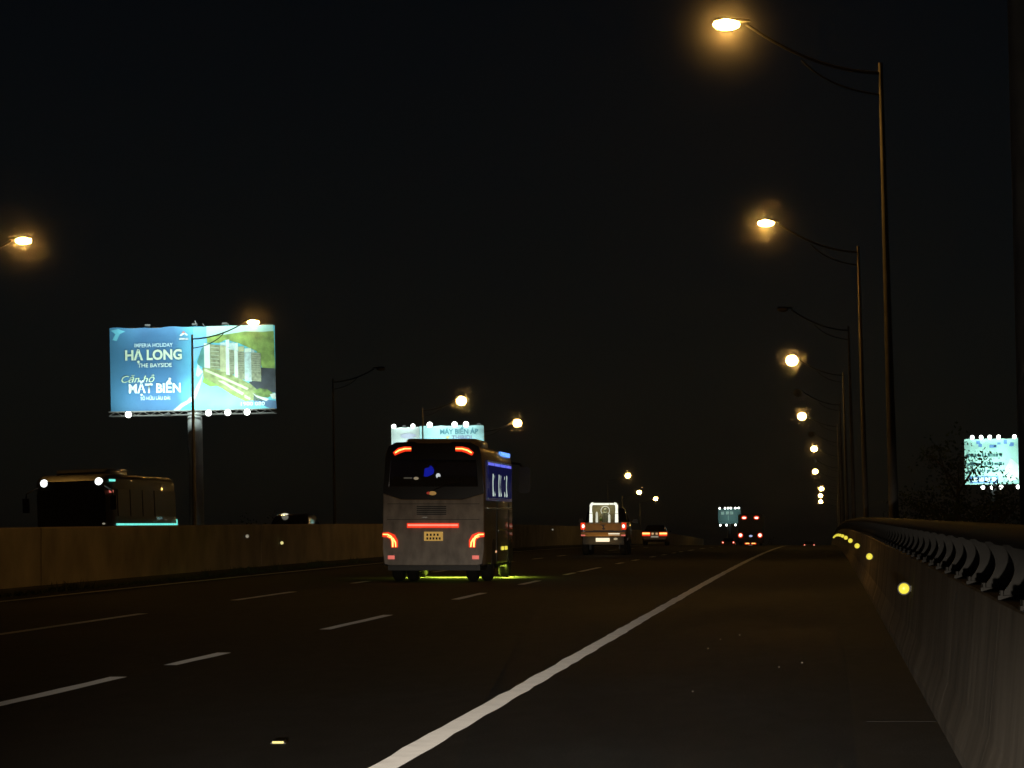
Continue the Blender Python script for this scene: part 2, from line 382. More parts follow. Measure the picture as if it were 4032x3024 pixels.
# ------------------------------------------------------------------ street lamps
LAMP_COL = (1.0, .55, .11)
def street_lamp(side, x, y, lit, label, grp, far=False, power=1.0):
    s = -1 if side == 'R' else 1          # arm direction along x
    t_ = thing('street_lamp', label, 'street lamp', grp)
    zt = 10.24 if side == 'R' else 9.85; lean = -.30 if side == 'R' else -.12
    arm = 2.95 if side == 'R' else 2.75; rise = .80 if side == 'R' else .62
    b = MB(); b.tube([(0, 0, -.5), (0, 0, .1), (lean * .45, 0, zt * .45), (lean, 0, zt)], [.105, .105, .078, .042], 12); pole = b.build('pole', 'pole', t_, smooth=True)
    b = MB().box(-.22, .22, -.22, .22, -.55, -.48); b.build('base_plate', 'galv_dull', pole)
    def bez(p0, p1, p2, n=9): return [tuple((1-k/n)**2*p0[i] + 2*(1-k/n)*(k/n)*p1[i] + (k/n)**2*p2[i] for i in range(3)) for k in range(n+1)]
    b = MB()
    b.tube(bez((lean, 0, zt - .20), (lean + s*arm*.45, 0, zt - .16), (lean + s*(arm - .35), 0, zt + rise - .05)), .032, 8)
    b.build('arm', 'black', t_, smooth=True)
    b = MB(); b.tube(bez((lean, 0, zt - .62), (lean + s*arm*.35, 0, zt - .50), (lean + s*arm*.52, 0, zt + .06)), .020, 8)
    b.build('arm_brace', 'black', t_, smooth=True)
    hx = lean + s * arm; hz = zt + rise
    b = MB(); secs = []
    for k, (dx, w, h0, h1) in enumerate([(-.42, .04, .0, .05), (-.30, .07, -.01, .07), (0, .10, -.015, .09), (.22, .09, -.01, .08), (.30, .04, .0, .04)]):
        secs.append([(hx + s*dx, w*c_, hz + (h1 if sn > 0 else -h0*-1) * abs(sn) if sn != 0 else hz) for c_, sn in [(math.cos(2*PI*q/10), math.sin(2*PI*q/10)) for q in range(10)]])
    b.loft(secs); hd = b.build('lamp_head', 'dark_metal', t_, smooth=True)
    r = (.26, .17, .11) if not far else (.34, .28, .30)
    b = MB(); b.ell((hx + s*.04, 0, hz - .012 - r[2]*.4), r, 10, 6); b.build('lamp_bowl', ('lamp_far' if far else 'lamp') if lit else 'lamp_off', hd, smooth=True)
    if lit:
        for me in (GLOW_BALL_FAR if far else MIST):      # added ball of scattering volume that makes the halo round the lamp
            o = bpy.data.objects.new('lamp_glow_ball', me); C.objects.link(o); o.parent = t_; o.location = (hx + s*.04, 0, hz - .05); o['kind'] = 'stuff'
    place(t_, x, y, prof(y), on_road=False)
    return t_
def glow_ball_mat(name, dens):
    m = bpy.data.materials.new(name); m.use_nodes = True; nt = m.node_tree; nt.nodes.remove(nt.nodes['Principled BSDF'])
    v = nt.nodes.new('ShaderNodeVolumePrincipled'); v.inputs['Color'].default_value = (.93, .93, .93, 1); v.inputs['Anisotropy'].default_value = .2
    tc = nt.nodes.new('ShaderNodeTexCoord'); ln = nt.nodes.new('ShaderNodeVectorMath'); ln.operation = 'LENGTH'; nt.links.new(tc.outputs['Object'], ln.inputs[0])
    mr = nt.nodes.new('ShaderNodeMapRange'); mr.inputs[1].default_value = 0; mr.inputs[2].default_value = GLOW_R; mr.inputs[3].default_value = 1; mr.inputs[4].default_value = 0; nt.links.new(ln.outputs['Value'], mr.inputs[0])
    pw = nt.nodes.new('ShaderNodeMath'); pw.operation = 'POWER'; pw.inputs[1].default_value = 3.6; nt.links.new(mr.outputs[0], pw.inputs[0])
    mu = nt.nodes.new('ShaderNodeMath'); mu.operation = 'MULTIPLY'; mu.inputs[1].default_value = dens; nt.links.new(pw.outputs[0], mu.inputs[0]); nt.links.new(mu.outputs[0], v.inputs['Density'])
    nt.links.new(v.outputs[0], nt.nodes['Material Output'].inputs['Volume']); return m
GLOW_R = 1.8
b = MB(); b.ell((0, 0, 0), (GLOW_R,) * 3, 20, 12); o = b.build('lamp_glow_ball', glow_ball_mat('lamp_glow_ball', .052)); MIST = [o.data]; bpy.data.objects.remove(o)
b = MB(); b.ell((0, 0, 0), (GLOW_R,) * 3, 20, 12); o = b.build('lamp_glow_ball', glow_ball_mat('dense_lamp_glow_ball', .095)); GLOW_BALL_FAR = [o.data]; bpy.data.objects.remove(o)
def ly(n): return 21.8 + 44.45 * n
LR = 'tall street lamp with glowing amber head on a long arm beside the railed parapet'
LRX = 'unlit street lamp with dark head standing among lit ones beside the railed parapet'
LL = 'street lamp with glowing amber head on the far side beyond the median wall'
LLX = 'unlit street lamp with dark drooping head beyond the median wall'
for n in range(0, 15):
    x = 1.385 + {8: .75, 10: .65, 12: 1.4, 13: 1.2, 14: 1.2}.get(n, .0 if n < 7 else .6)
    lit = n in (1, 2, 4, 6, 8, 10, 12, 13, 14)
    street_lamp('R', x, ly(n), lit, LR if lit else LRX, 'lit lamps along the parapet' if lit else 'unlit lamps along the parapet', far=n > 3)
for n in (2, 3, 4, 5, 6, 10, 12, 13):
    x = -28.64 + {2: -.02, 10: -.9, 12: -4.2, 13: -3.7}.get(n, .0)
    lit = n != 4
    o = street_lamp('L', x, ly(n), lit, LL if lit else LLX, 'lit lamps beyond the median' if lit else None, far=n > 4)

# ------------------------------------------------------------------ coach seen from behind
def wheel(parent, x, y, r, w, name='wheel'):
    b = MB(); pr = [(-w/2, r*.86), (-w/2+.03, r*.97), (-w/2+.06, r), (w/2-.06, r), (w/2-.03, r*.97), (w/2, r*.86), (w/2, r*.58), (-w/2, r*.58)]
    n = 20; secs = [[(x + a, y + q*math.cos(2*PI*k/n), r + q*math.sin(2*PI*k/n)) for a, q in pr] for k in range(n)] 
    secs.append(secs[0]); b.loft(secs, False, False); ty = b.build(name, 'rubber', parent, smooth=True)
    b = MB(); sg = 1 if x > 0 else -1
    b.disc((x + sg*w*.22, y, r), r*.6, 18, 'x', .04); b.disc((x + sg*w*.30, y, r), r*.22, 10, 'x', .08)
    for k in range(6): b.disc((x + sg*w*.27, y + r*.4*math.cos(k*PI/3), r + r*.4*math.sin(k*PI/3)), r*.06, 6, 'x', .06)
    b.build('rim', 'rim', ty); return ty
def rrect(hw, z0, z1, rt, rb, n=5, tumble=0.0):
    pts = []
    for cx, cz, a0, rr in ((hw - rb, z0 + rb, -PI/2, rb), (hw - rt - tumble, z1 - rt, 0, rt), (-hw + rt + tumble, z1 - rt, PI/2, rt), (-hw + rb, z0 + rb, PI, rb)):
        for k in range(n + 1):
            a = a0 + PI/2 * k / n; pts.append((cx + rr*math.cos(a), cz + rr*math.sin(a)))
    return pts
def stroke(pts, w):
    """2D outline of a thick polyline"""
    n = len(pts); Ls, Rs = [], []
    for i in range(n):
        a = Vector(pts[max(i-1, 0)]); c = Vector(pts[min(i+1, n-1)]); d = (c - a).normalized(); nn = Vector((-d.y, d.x))
        ww = w[i] if isinstance(w, (list, tuple)) else w
        p = Vector(pts[i]); Ls.append(tuple(p + nn*ww/2)); Rs.append(tuple(p - nn*ww/2))
    return Ls + Rs[::-1]
def strip(b, pts, w, y0, y1):
    o = stroke(pts, w); n = len(pts)
    for i in range(n - 1):
        b.prism([o[i], o[i+1], o[2*n-2-i], o[2*n-1-i]], y0, y1, 'y')
    return b

bus = thing('coach', 'grey coach with black upper rear, red LED bar and lime underglow', 'coach')
LB = 8.3
secs = []
for yy, ins, dz in ((0.03, .05, .05), (.10, .015, .015), (.35, 0, 0), (4, 0, 0), (7.7, .01, .01), (8.05, .06, .06), (LB, .22, .25)):
    secs.append([(x, yy, z) for x, z in rrect(1.12 - ins, .36 + (dz if yy > 5 else 0), 2.98 - dz, .26, .07, 5, .04)])
b = MB(); b.loft(secs, cap0=False); body = b.build('body', 'bus_side', bus, smooth=True)
# rear fascia: light lower panel, black upper frame round the window
b = MB(); b.prism([(-1.09, 1.93), (-.70, 1.80), (.62, 1.80), (1.09, 1.93), (1.10, .72), (1.06, .40), (.95, .37), (-.95, .37), (-1.06, .40), (-1.10, .72)], -.03, .06); b.build('rear_panel', 'bus_body', bus, bevel=.015)
b = MB()
for poly in ([(-1.09, 1.94), (-.98, 1.905), (-.92, 2.72), (-1.03, 2.78)], [(1.09, 1.94), (.98, 1.905), (.92, 2.72), (1.03, 2.78)],
             [(-1.03, 2.78), (-.92, 2.72), (-.92, 2.66), (.92, 2.66), (.92, 2.72), (1.03, 2.78), (.97, 2.95), (.80, 3.04), (.42, 3.05), (.34, 3.02), (-.34, 3.02), (-.42, 3.05), (-.80, 3.04), (-.97, 2.95)],
             [(-.98, 1.905), (-.70, 1.81), (.62, 1.81), (.98, 1.905), (.97, 2.08), (-.97, 2.08)]):
    b.prism(poly, -.028, .07)
uf = b.build('rear_window_frame', 'bus_black', bus)
b = MB(); b.prism([(-.97, 2.07), (.97, 2.07), (.925, 2.67), (-.925, 2.67)], 0.0, .012); b.build('rear_window', 'glass_dark', bus)
# cabin seen through the rear window
b = MB(); b.box(-1.0, 1.0, .5, .62, .9, 2.24)
for k in range(4): b.box(-.92 + k*.48, -.50 + k*.48, .40, .52, 1.6, 2.30)
b.build('rear_seats', 'black', bus, bevel=.02)
b = MB(); b.prism([(-.38, 2.32), (-.36, 2.50), (-.26, 2.52), (-.24, 2.57), (-.19, 2.53), (-.15, 2.46), (-.17, 2.38), (-.30, 2.31)], 1.6, 1.63); b.build('cabin_light', 'blue_lamp', bus)
b = MB(); b.ell((-.02, 1.2, 2.33), (.05, .05, .055)); b.build('cabin_light', 'white_lamp', bus)
b = MB(); b.ell((-.41, .30, 2.262), (.055, .04, .032)); b.build('cabin_light', 'warm_lamp', bus)
b = MB(); b.box(-.68, -.50, .30, .32, 2.255, 2.285); b.build('cabin_light', MT['pale_lens'], bus)
# lights
def both(fn):
    for s in (-1, 1): fn(s)
def upper(s):
    pts = [(s*.48, 2.895), (s*.62, 2.895), (s*.74, 2.86), (s*.855, 2.785)]
    b = MB(); strip(b, pts, [.10, .11, .12, .08], -.045, -.02); o = b.build('upper_tail_light', 'red', bus)
    b = MB(); strip(b, [(x, z + .006) for x, z in pts[:-1]] + [(s*.83, 2.81)], [.022, .030, .034, .03], -.052, -.044); b.build('light_core', 'amber_core', o)
both(upper)
def lower(s):
    c = .985
    pts = [(s*1.105, 1.035), (s*.99, 1.035), (s*.885, .985), (s*.845, .90), (s*.84, .76)]
    b = MB(); strip(b, pts, [.09, .12, .14, .15, .14], -.045, -.02); o = b.build('tail_light', 'red', bus)
    b = MB(); strip(b, [(s*1.09, 1.045), (s*.985, 1.04), (s*.91, .995), (s*.88, .90), (s*.878, .77)], [.024, .030, .034, .038, .03], -.053, -.044)
    strip(b, [(s*1.0, 1.0), (s*.87, .955), (s*.82, .87), (s*.812, .77)], [.01, .03, .03, .02], -.053, -.044); b.build('light_core', 'amber_core', o)
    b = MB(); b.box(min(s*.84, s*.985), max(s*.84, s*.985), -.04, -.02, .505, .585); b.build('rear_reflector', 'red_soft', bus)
both(lower)
b = MB(); b.box(-.57, .55, -.05, -.02, 1.185, 1.285); o = b.build('brake_light_bar', 'red', bus)
b = MB(); b.box(-.55, .53, -.058, -.049, 1.225, 1.262); b.build('light_core', emit('bar_core', (1.0, .22, .14), 1.5), o)
b = MB(); b.box(-.20, .205, -.045, -.02, .905, 1.10); o = b.build('number_plate', 'plate_yellow', bus)
b = MB()
for k, zz in enumerate((1.035, .955)):
    for j in range(4 + k): b.box(-.15 + j*(.075 - .008*k), -.11 + j*(.075 - .008*k), -.049, -.044, zz - .025, zz + .025)
b.build('plate_characters', 'black', o)
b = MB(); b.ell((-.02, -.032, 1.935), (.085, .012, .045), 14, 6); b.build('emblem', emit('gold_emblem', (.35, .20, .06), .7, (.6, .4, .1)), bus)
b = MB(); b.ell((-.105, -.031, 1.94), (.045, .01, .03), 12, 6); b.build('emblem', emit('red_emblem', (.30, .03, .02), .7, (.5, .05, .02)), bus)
# horizontal grooves, handle, wipers
b = MB()
for zz in (1.36, 1.70): b.box(-1.0, 1.0, -.034, -.026, zz, zz + .010)
b.build('panel_seam', 'black', bus)
for k in range(5):
    b = MB(); b.box(-.36, .28, -.040, -.026, 1.47 + k*.042, 1.492 + k*.042); b.build('vent_slat', 'black', bus)
b = MB(); b.box(-.24, -.13, -.045, -.02, 1.40, 1.425); b.build('handle', 'chrome', bus)
b = MB(); b.tube([(0, -.05, 2.0), (.35, -.06, 2.15), (.62, -.05, 2.18)], .012, 6); b.build('wiper', 'black', bus)
# underside and bumper
b = MB(); b.box(-1.0, 1.0, .10, 7.9, .26, .40); b.box(-.92, .92, .02, .3, .30, .40); b.build('chassis', 'black', bus)
b = MB(); b.box(-.80, -.50, .02, .06, .36, .47); b.build('exhaust_cutout', 'black', bus)
for s in (-1, 1):
    wheel(bus, s*.98, 2.2, .42, .26); wheel(bus, s*.66, 2.2, .42, .26); wheel(bus, s*.98, 6.9, .42, .26)
    for yy in (2.2, 6.9):
        b = MB(); n = 14
        b.prism([(yy + .56*math.cos(PI*k/n), .37 + .56*math.sin(PI*k/n)*1.0) for k in range(n+1)], s*1.118 - .008, s*1.118 + .008, 'x'); b.build('wheel_arch', 'black', bus)
    b = MB(); b.box(s*.93 - .1, s*.93 + .1, 2.72, 2.74, .12, .5); b.build('mud_flap', 'black', bus)
# right side: windows, lit curtains, markers
b = MB(); b.box(1.075, 1.126, .55, 7.2, 1.78, 2.66); sw = b.build('side_window', 'curtain_dim', bus)
b = MB(); b.box(1.11, 1.128, .6, 7.15, 2.36, 2.60); b.build('curtain_top_glow', 'curtain_blue', sw)  # brighter upper curtain: fall of the blue light put into the colour
for k, yy in enumerate((.60, 2.2, 3.8, 5.4)):
    b = MB(); b.box(1.126, 1.134, yy + .04, yy + 1.50, 2.56, 2.62); b.build('led_line', 'curtain_blue_hi', sw)
for k in range(12):
    b = MB(); b.tube([(1.124, .8 + k*.53, 1.85), (1.128, .8 + k*.53, 2.2), (1.124, .8 + k*.53, 2.55)], [.05, .035, .06], 6); b.build('curtain_fold', 'curtain_dim', sw)
for yy in (1.9, 3.6, 5.35):
    b = MB(); b.tube([(1.13, yy, 1.88), (1.13, yy, 1.92), (1.13, yy, 2.0), (1.13, yy, 2.10), (1.13, yy, 2.22), (1.13, yy, 2.34), (1.13, yy, 2.38)], [.46, .56, .36, .27, .30, .42, .30], 10)
    for i, v in enumerate(b.v): b.v[i] = (1.128 + (v[0] - 1.13)*.06, v[1], v[2])
    b.build('curtain', 'curtain_white', sw)
b = MB(); b.box(1.118, 1.130, .5, 7.6, 1.60, 1.635); b.build('trim_strip', 'chrome', bus)
b = MB(); b.box(1.118, 1.128, 3.4, 7.4, 1.10, 1.13); b.build('trim_strip', 'chrome', bus)
for yy in (2.95, 6.1):
    b = MB(); b.box(1.116, 1.126, yy, yy + .35, .42, 1.75); b.build('door_gap', 'black', bus)
b = MB(); b.box(1.118, 1.135, 2.55, 2.85, .62, .665); b.build('side_marker', 'orange_mark', bus)
for yy in (4.35, 5.35):
    b = MB(); b.box(1.118, 1.136, yy, yy + .45, .66, .74); b.build('side_reflector', 'yellow_reflector_glow', bus)
b = MB(); secs = [[(x, yy, z) for x, z in rrect(.80 - i_, 2.96, 3.06 + h_, .08, .02, 4)] for yy, i_, h_ in ((1.6, .1, -.03), (1.9, 0, .10), (4.3, 0, .10), (4.7, .12, -.03))]
b.loft(secs); b.build('roof_air_conditioner', 'bus_side', bus, smooth=True)
b = MB(); b.box(1.00, 1.05, 5.0, 7.6, 2.84, 2.93); b.build('side_display', 'blue_sign', bus)
# mirror
b = MB(); b.tube([(1.0, 8.1, 2.72), (1.22, 8.35, 2.70), (1.32, 8.35, 2.60)], .03, 8)
b.prism(rrect(.14, 0, .62, .06, .06, 3), 8.30, 8.42); n0 = len(b.v)
for i in range(n0 - len(rrect(.14, 0, .62, .06, .06, 3))*2, n0): b.v[i] = (b.v[i][0] + 1.34, b.v[i][1], b.v[i][2] + 2.0)
b.build('wing_mirror', 'black', bus)
# lime LED strips under the skirts and their light
for s in (-1, 1):
    b = MB(); b.box(s*.96 - .02, s*.96 + .02, 3.0, 6.1, .30, .325); b.build('underglow_strip', 'lime', bus)
    point('underglow_light', bus, (s*.99, 6.6, .285), (.75, 1.0, .07), 330, typ='AREA', size=(.12, 2.4), rot=(0, -R(20) if s > 0 else R(6), 0), spread=R(115))
point('underglow_light', bus, (0, 6.6, .24), (.75, 1.0, .07), 140, typ='AREA', size=(1.4, .3), rot=(0, 0, 0))
place(bus, -8.48, 74.0, 0, R(.7))

# ------------------------------------------------------------------ pickup carrying a lit shrine
pk = thing('pickup_truck', 'bronze pickup truck with red tail lights and a lit white plate', 'pickup truck')
MT['bronze'] = mat('bronze_paint', (.50, .28, .09), .4, .2, var=.2, scale=3, coat=.3)
MT['pk_dark'] = mat('dark_pickup_paint', (.06, .04, .035), .3, .2, coat=.4)
b = MB(); secs = []
for yy, zt, hw in ((.05, 1.27, .86), (.15, 1.28, .88), (1.75, 1.28, .88)): secs.append([(x, yy, z) for x, z in rrect(hw, .62, zt, .05, .10, 3)])
b.loft(secs, cap0=False); b.build('cargo_bed', 'pk_dark', pk, smooth=True)
b = MB(); secs = []
for yy, zt, hw in ((1.76, 1.30, .88), (3.5, 1.30, .88), (4.7, 1.12, .86), (5.1, .95, .80)): secs.append([(x, yy, z) for x, z in rrect(hw, .55, zt, .10, .10, 3)])
b.loft(secs); b.build('body', 'pk_dark', pk, smooth=True)
b = MB(); secs = []
for yy, zt, hw in ((1.80, 1.32, .84), (2.0, 1.78, .74), (2.3, 1.85, .72), (3.0, 1.83, .72), (3.8, 1.31, .84)): secs.append([(x, yy, z) for x, z in rrect(hw, 1.28, max(zt, 1.30), .02 if zt < 1.4 else .09, .005, 3)])
b.loft(secs); b.build('cab', 'glass_black', pk, smooth=True)
b = MB(); b.box(-.74, .74, -.02, .05, .95, 1.255); b.box(-.72, .72, -.04, -.02, 1.20, 1.25); tg = b.build('tailgate', 'bronze', pk, bevel=.02)
b = MB(); b.prism([(-.13, 1.19), (0, 1.225), (.11, 1.19), (.03, 1.15), (.02, 1.09), (.09, 1.02), (.0, .985), (-.06, 1.03), (-.01, 1.09), (-.05, 1.15)], -.032, -.020); b.build('emblem', 'pk_dark', tg)
b = MB(); b.box(-.40, .40, -.026, -.019, .955, .975); b.build('lettering_band', 'pk_dark', tg)
b = MB(); b.box(-.87, .87, -.12, .05, .74, .90); b.box(-.86, .86, -.14, -.11, .80, .83); b.build('rear_bumper', MT['bronze'], pk, bevel=.02)
b = MB(); b.box(.20, .64, -.128, -.118, .79, .865); b.build('added_bumper_glow', 'plate_white', pk)  # glowing block added to the bumper, no such lamp known
b = MB(); b.box(-.29, .245, -.10, -.07, .53, .675); b.build('number_plate', 'plate_white', pk)
b = MB(); b.box(-.80, .80, -.06, .10, .42, .74); b.build('lower_valance', 'black', pk)
b = MB(); b.ell((.48, -.07, .64), (.08, .03, .045)); b.build('tow_lamp', 'pale_lens', pk)
for s in (-1, 1):
    b = MB(); b.box(min(s*.70, s*.89), max(s*.70, s*.89), -.03, .12, 1.0, 1.27); o = b.build('tail_light', 'red', pk, bevel=.03)
    b = MB(); b.ell((s*.785, -.035, 1.135), (.05, .02, .07)); b.build('light_core', 'hot_core', o)
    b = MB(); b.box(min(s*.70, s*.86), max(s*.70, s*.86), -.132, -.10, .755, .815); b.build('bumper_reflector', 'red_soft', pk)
    wheel(pk, s*.74, .95, .37, .24); wheel(pk, s*.74, 4.1, .37, .24)
    b = MB(); b.tube([(s*.86, 3.3, 1.30), (s*1.0, 3.25, 1.34)], .03, 6); b.box(s*1.08 - .11, s*1.08 + .11, 3.2, 3.28, 1.24, 1.44); b.build('wing_mirror', 'black', pk, bevel=.02)
    b = MB(); b.box(s*.60 - .06, s*.60 + .06, 1.18, 1.20, .22, .5); b.build('mud_flap', 'black', pk)
b = MB(); b.box(-.25, .18, 2.5, 2.6, 1.90, 1.93); b.build('roof_lamp_or_glint', 'plate_white', pk)
point('tailgate_fill', pk, (0, -.55, .52), (1.0, .62, .22), 2.0, typ='AREA', size=(1.2, .1), rot=(R(135), 0, 0))  # added fill that brightens the tailgate
place(pk, -8.62, 133.0, 0, R(.3))

sh = thing('lit_shrine', 'glass shrine framed by white light tubes riding in the pickup bed', 'shrine')
b = MB(); b.box(-.60, .60, -.12, .9, -.28, 0); b.build('plinth', 'bronze', sh)
for s in (-1, 1):
    b = MB(); b.tube([(s*.50, 0, .0), (s*.50, 0, .34)], [.062, .058], 8); b.build('light_tube', 'led_white', sh, smooth=True)
    b = MB(); b.tube([(s*.50, 0, .355), (s*.50, 0, .66), (s*.46, 0, .72), (s*.40, 0, .73)], .055, 8); b.build('light_tube', 'led_white', sh, smooth=True)
b = MB(); b.tube([(-.39, 0, .715), (.20, 0, .715)], .036, 8); b.tube([(.215, 0, .72), (.39, 0, .72)], .03, 8); b.build('light_tube', 'led_white', sh)
MT['shrine_back'] = mat('shrine_back', (.20, .17, .09), .6, var=.4, scale=6)
b = MB(); b.box(-.54, .54, .62, .66, 0, .76); b.box(-.54, .54, 0, .66, .755, .78); b.build('back_panel', 'shrine_back', sh)
for x, h in ((-.28, .42), (.205, .33)):
    b = MB(); b.tube([(x, .12, 0), (x, .12, h*.85), (x, .12, h)], [.046, .042, .012], 8); b.build('candle', 'candle', sh)
b = MB(); b.box(-.54, .54, -.005, .003, .02, .70); b.build('front_glass', glass('shrine_glass', (.05, .05, .05), .9), sh)
point('shrine_light', sh, (0, .25, .70), (1.0, .95, .62), 5, typ='AREA', size=(.8, .3), rot=(R(15), 0, 0))
bpy.context.view_layer.update()
pkm = pk.matrix_world.copy()
sh.matrix_world = pkm @ Matrix.Translation((.0, .25, 1.285))
st = thing('robed_statue', 'small robed figurine standing inside the lit shrine', 'statue')
MT['statue'] = mat('statue_glaze', (.20, .21, .15), .5, var=.4, scale=12)
b = MB(); n = 12
secs = [[(r_*math.cos(2*PI*k/n)*1.0 + dx, r_*.7*math.sin(2*PI*k/n), z) for k in range(n)] for z, r_, dx in ((0, .13, 0), (.08, .12, 0), (.22, .105, .005), (.32, .12, 0), (.38, .115, 0), (.415, .05, 0), (.44, .045, 0), (.465, .058, 0), (.50, .062, 0), (.535, .05, 0), (.56, .015, 0))]
b.loft(secs); b.build('body', 'statue', st, smooth=True)
b = MB()
for k in range(24):
    a, c = 2*PI*k/24, 2*PI*(k+1)/24
    b.add([(.155*math.cos(a), .12, .46 + .155*math.sin(a)), (.155*math.cos(c), .12, .46 + .155*math.sin(c)), (.18*math.cos(c), .12, .46 + .18*math.sin(c)), (.18*math.cos(a), .12, .46 + .18*math.sin(a)),
           (.155*math.cos(a), .14, .46 + .155*math.sin(a)), (.155*math.cos(c), .14, .46 + .155*math.sin(c)), (.18*math.cos(c), .14, .46 + .18*math.sin(c)), (.18*math.cos(a), .14, .46 + .18*math.sin(a))], [(0,1,2,3),(7,6,5,4),(0,4,5,1),(3,2,6,7)])
b.build('halo', MT['candle'], st)
st.matrix_world = pkm @ Matrix.Translation((.03, .60, 1.287))
for x in (-.14, .17):
    pl = thing('potted_plant', 'small green plant beside the figurine in the shrine', 'plant', 'plants in the shrine')
    b = MB(); rnd = random.Random(int(x*100))
    for k in range(40):
        a = rnd.uniform(0, 2*PI); l_ = rnd.uniform(.1, .28); e = rnd.uniform(.5, 1.4); d = Vector((math.cos(a)*math.cos(e)*.5, math.sin(a)*math.cos(e)*.4, math.sin(e))) * l_
        w = Vector((-math.sin(a), math.cos(a), 0)) * .02
        b.add([(0, 0, .02), tuple(d*.6 + w), tuple(d), tuple(d*.6 - w)], [(0, 1, 2, 3)])
    b.build('leaves', mat('shrine_leaf', (.16, .26, .06), .6), pl)
    b = MB(); b.tube([(0, 0, 0), (0, 0, .05)], [.03, .04], 8); b.build('pot', 'bronze', pl)
    pl.matrix_world = pkm @ Matrix.Translation((x, .50, 1.287))

# ------------------------------------------------------------------ saloon car ahead
def saloon(label, x, y, paint, kind, rz=0.0, cat='car'):
    c = thing('car', label, cat)
    b = MB(); secs = []
    for yy, z0, z1, hw in ((0, .42, .93, .80), (.12, .34, .98, .85), (.7, .26, 1.0, .88), (3.2, .26, .96, .88), (4.1, .28, .84, .85), (4.45, .36, .68, .74)):
        secs.append([(px, yy, z) for px, z in rrect(hw, z0, z1, .10, .10, 3)])
    b.loft(secs); b.build('body', paint, c, smooth=True)
    b = MB(); secs = []
    for yy, z1, hw in ((.45, .99, .76), (1.05, 1.36, .64), (1.5, 1.43, .62), (2.2, 1.42, .62), (3.2, .985, .76)):
        secs.append([(px, yy, z) for px, z in rrect(hw, .94, z1, .03 if z1 < 1.1 else .12, .005, 3)])
    b.loft(secs); b.build('greenhouse', 'glass_black', c, smooth=True)
    for s in (-1, 1):
        wheel(c, s*.76, .85, .32, .2); wheel(c, s*.76, 3.55, .32, .2)
        b = MB(); b.box(min(s*.90, s*1.02), max(s*.90, s*1.02), 2.75, 2.85, .93, 1.05); b.build('wing_mirror', 'black', c, bevel=.02)
        if kind == 'wide':
            b = MB(); b.box(min(s*.30, s*.87), max(s*.30, s*.87), -.03, .06, .66, .93); o = b.build('tail_light', 'red', c, bevel=.03)
            b = MB(); b.box(min(s*.34, s*.84), max(s*.34, s*.84), -.045, -.028, .78, .89); b.build('light_core', 'amber_core', o)
            b = MB(); b.disc((s*.14, -.02, .82), .085, 14, 'y', .04); b.build('plate_lamp', emit('plate_lamp_glow', (.62, .38, .18), .9), c)
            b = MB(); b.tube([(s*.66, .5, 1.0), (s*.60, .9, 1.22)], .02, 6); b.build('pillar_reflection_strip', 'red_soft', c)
        elif kind == 'bars':
            b = MB(); b.box(min(s*.10, s*.74), max(s*.10, s*.74), -.03, .06, .74, .98); o = b.build('tail_light', 'red', c, bevel=.03)
            b = MB(); b.box(min(s*.16, s*.62), max(s*.16, s*.62), -.045, -.028, .82, .92); b.build('light_core', 'amber_core', o)
        else:
            b = MB(); b.ell((s*.66, 0, .86), (.13, .05, .15)); o = b.build('tail_light', 'red', c)
            b = MB(); b.ell((s*.66, -.04, .86), (.06, .03, .06)); b.build('light_core', 'hot_core', o)
    if kind in ('bars', 'wide'):
        b = MB(); b.box(-.26, .26, -.02, .01, .56, .66); b.build('number_plate', 'pale_lens', c)
    place(c, x, y, 0, rz); return c
MT['car_brown'] = mat('brown_car_paint', (.20, .12, .06), .35, .2, coat=.4)
MT['car_dark'] = mat('dark_car_paint', (.04, .04, .045), .3, .2, coat=.4)
saloon('low brown saloon with wide amber-red tail lights beside the median wall', -11.75, 236, 'car_brown', 'wide')
saloon('distant car with two joined red bar lights under the far coach', -9.55, 440, 'car_dark', 'bars')
saloon('distant car with round red tail lights close to the median wall', -12.0, 425, 'car_dark', 'round')
saloon('farthest car with faint red tail lights beyond the crest next to the shoulder', -2.1, 470, 'car_dark', 'round')

# oncoming vehicles behind the median wall
oc = thing('oncoming_coach', 'dark oncoming coach with two white roof lamps and a teal side strip', 'coach')
b = MB(); secs = []
for yy, ins, dz in ((0, .16, .22), (.25, .05, .06), (.7, 0, 0), (10.6, 0, 0), (11.2, .06, .06)):
    secs.append([(x, yy, z) for x, z in rrect(1.22 - ins, .35, 3.12 - dz, .22, .08, 5, .03)])
b.loft(secs); b.build('body', mat('dark_coach_paint', (.010, .009, .008), .45, .1, var=.3, coat=.15), oc, smooth=True)
b = MB(); b.prism(rrect(1.08, 1.15, 2.62, .15, .15, 4), -.02, .05); b.build('windscreen', 'glass_black', oc)
for yy in (1.2, 3.2, 5.2, 7.2, 9.0):
    b = MB(); b.box(1.20, 1.228, yy, yy + 1.85, 1.75, 2.62); b.build('side_window', 'black', oc)
b = MB(); b.box(1.21, 1.245, .9, 11.0, 1.455, 1.52); b.build('led_strip', 'teal_strip', oc)
b = MB(); b.box(1.21, 1.24, 10.98, 11.05, 1.46, 1.66); b.build('led_strip', 'teal_strip', oc)
for x in (-.85, .88):
    b = MB(); b.ell((x, .06, 2.86), (.13, .13, .13)); b.build('roof_lamp_or_glint', emit('roof_lamp_white', (.92, 1, .97), 2.2), oc)
b = MB(); b.box(.98, 1.235, .35, .9, 2.86, 2.93); b.build('marker_light', 'teal_strip', oc)
b = MB(); b.box(1.15, 1.24, .25, .5, 2.50, 2.58); b.build('marker_light', 'red_soft', oc)
b = MB(); b.ell((1.0, -.02, 1.52), (.05, .03, .03)); b.build('marker_light', 'pale_lens', oc)
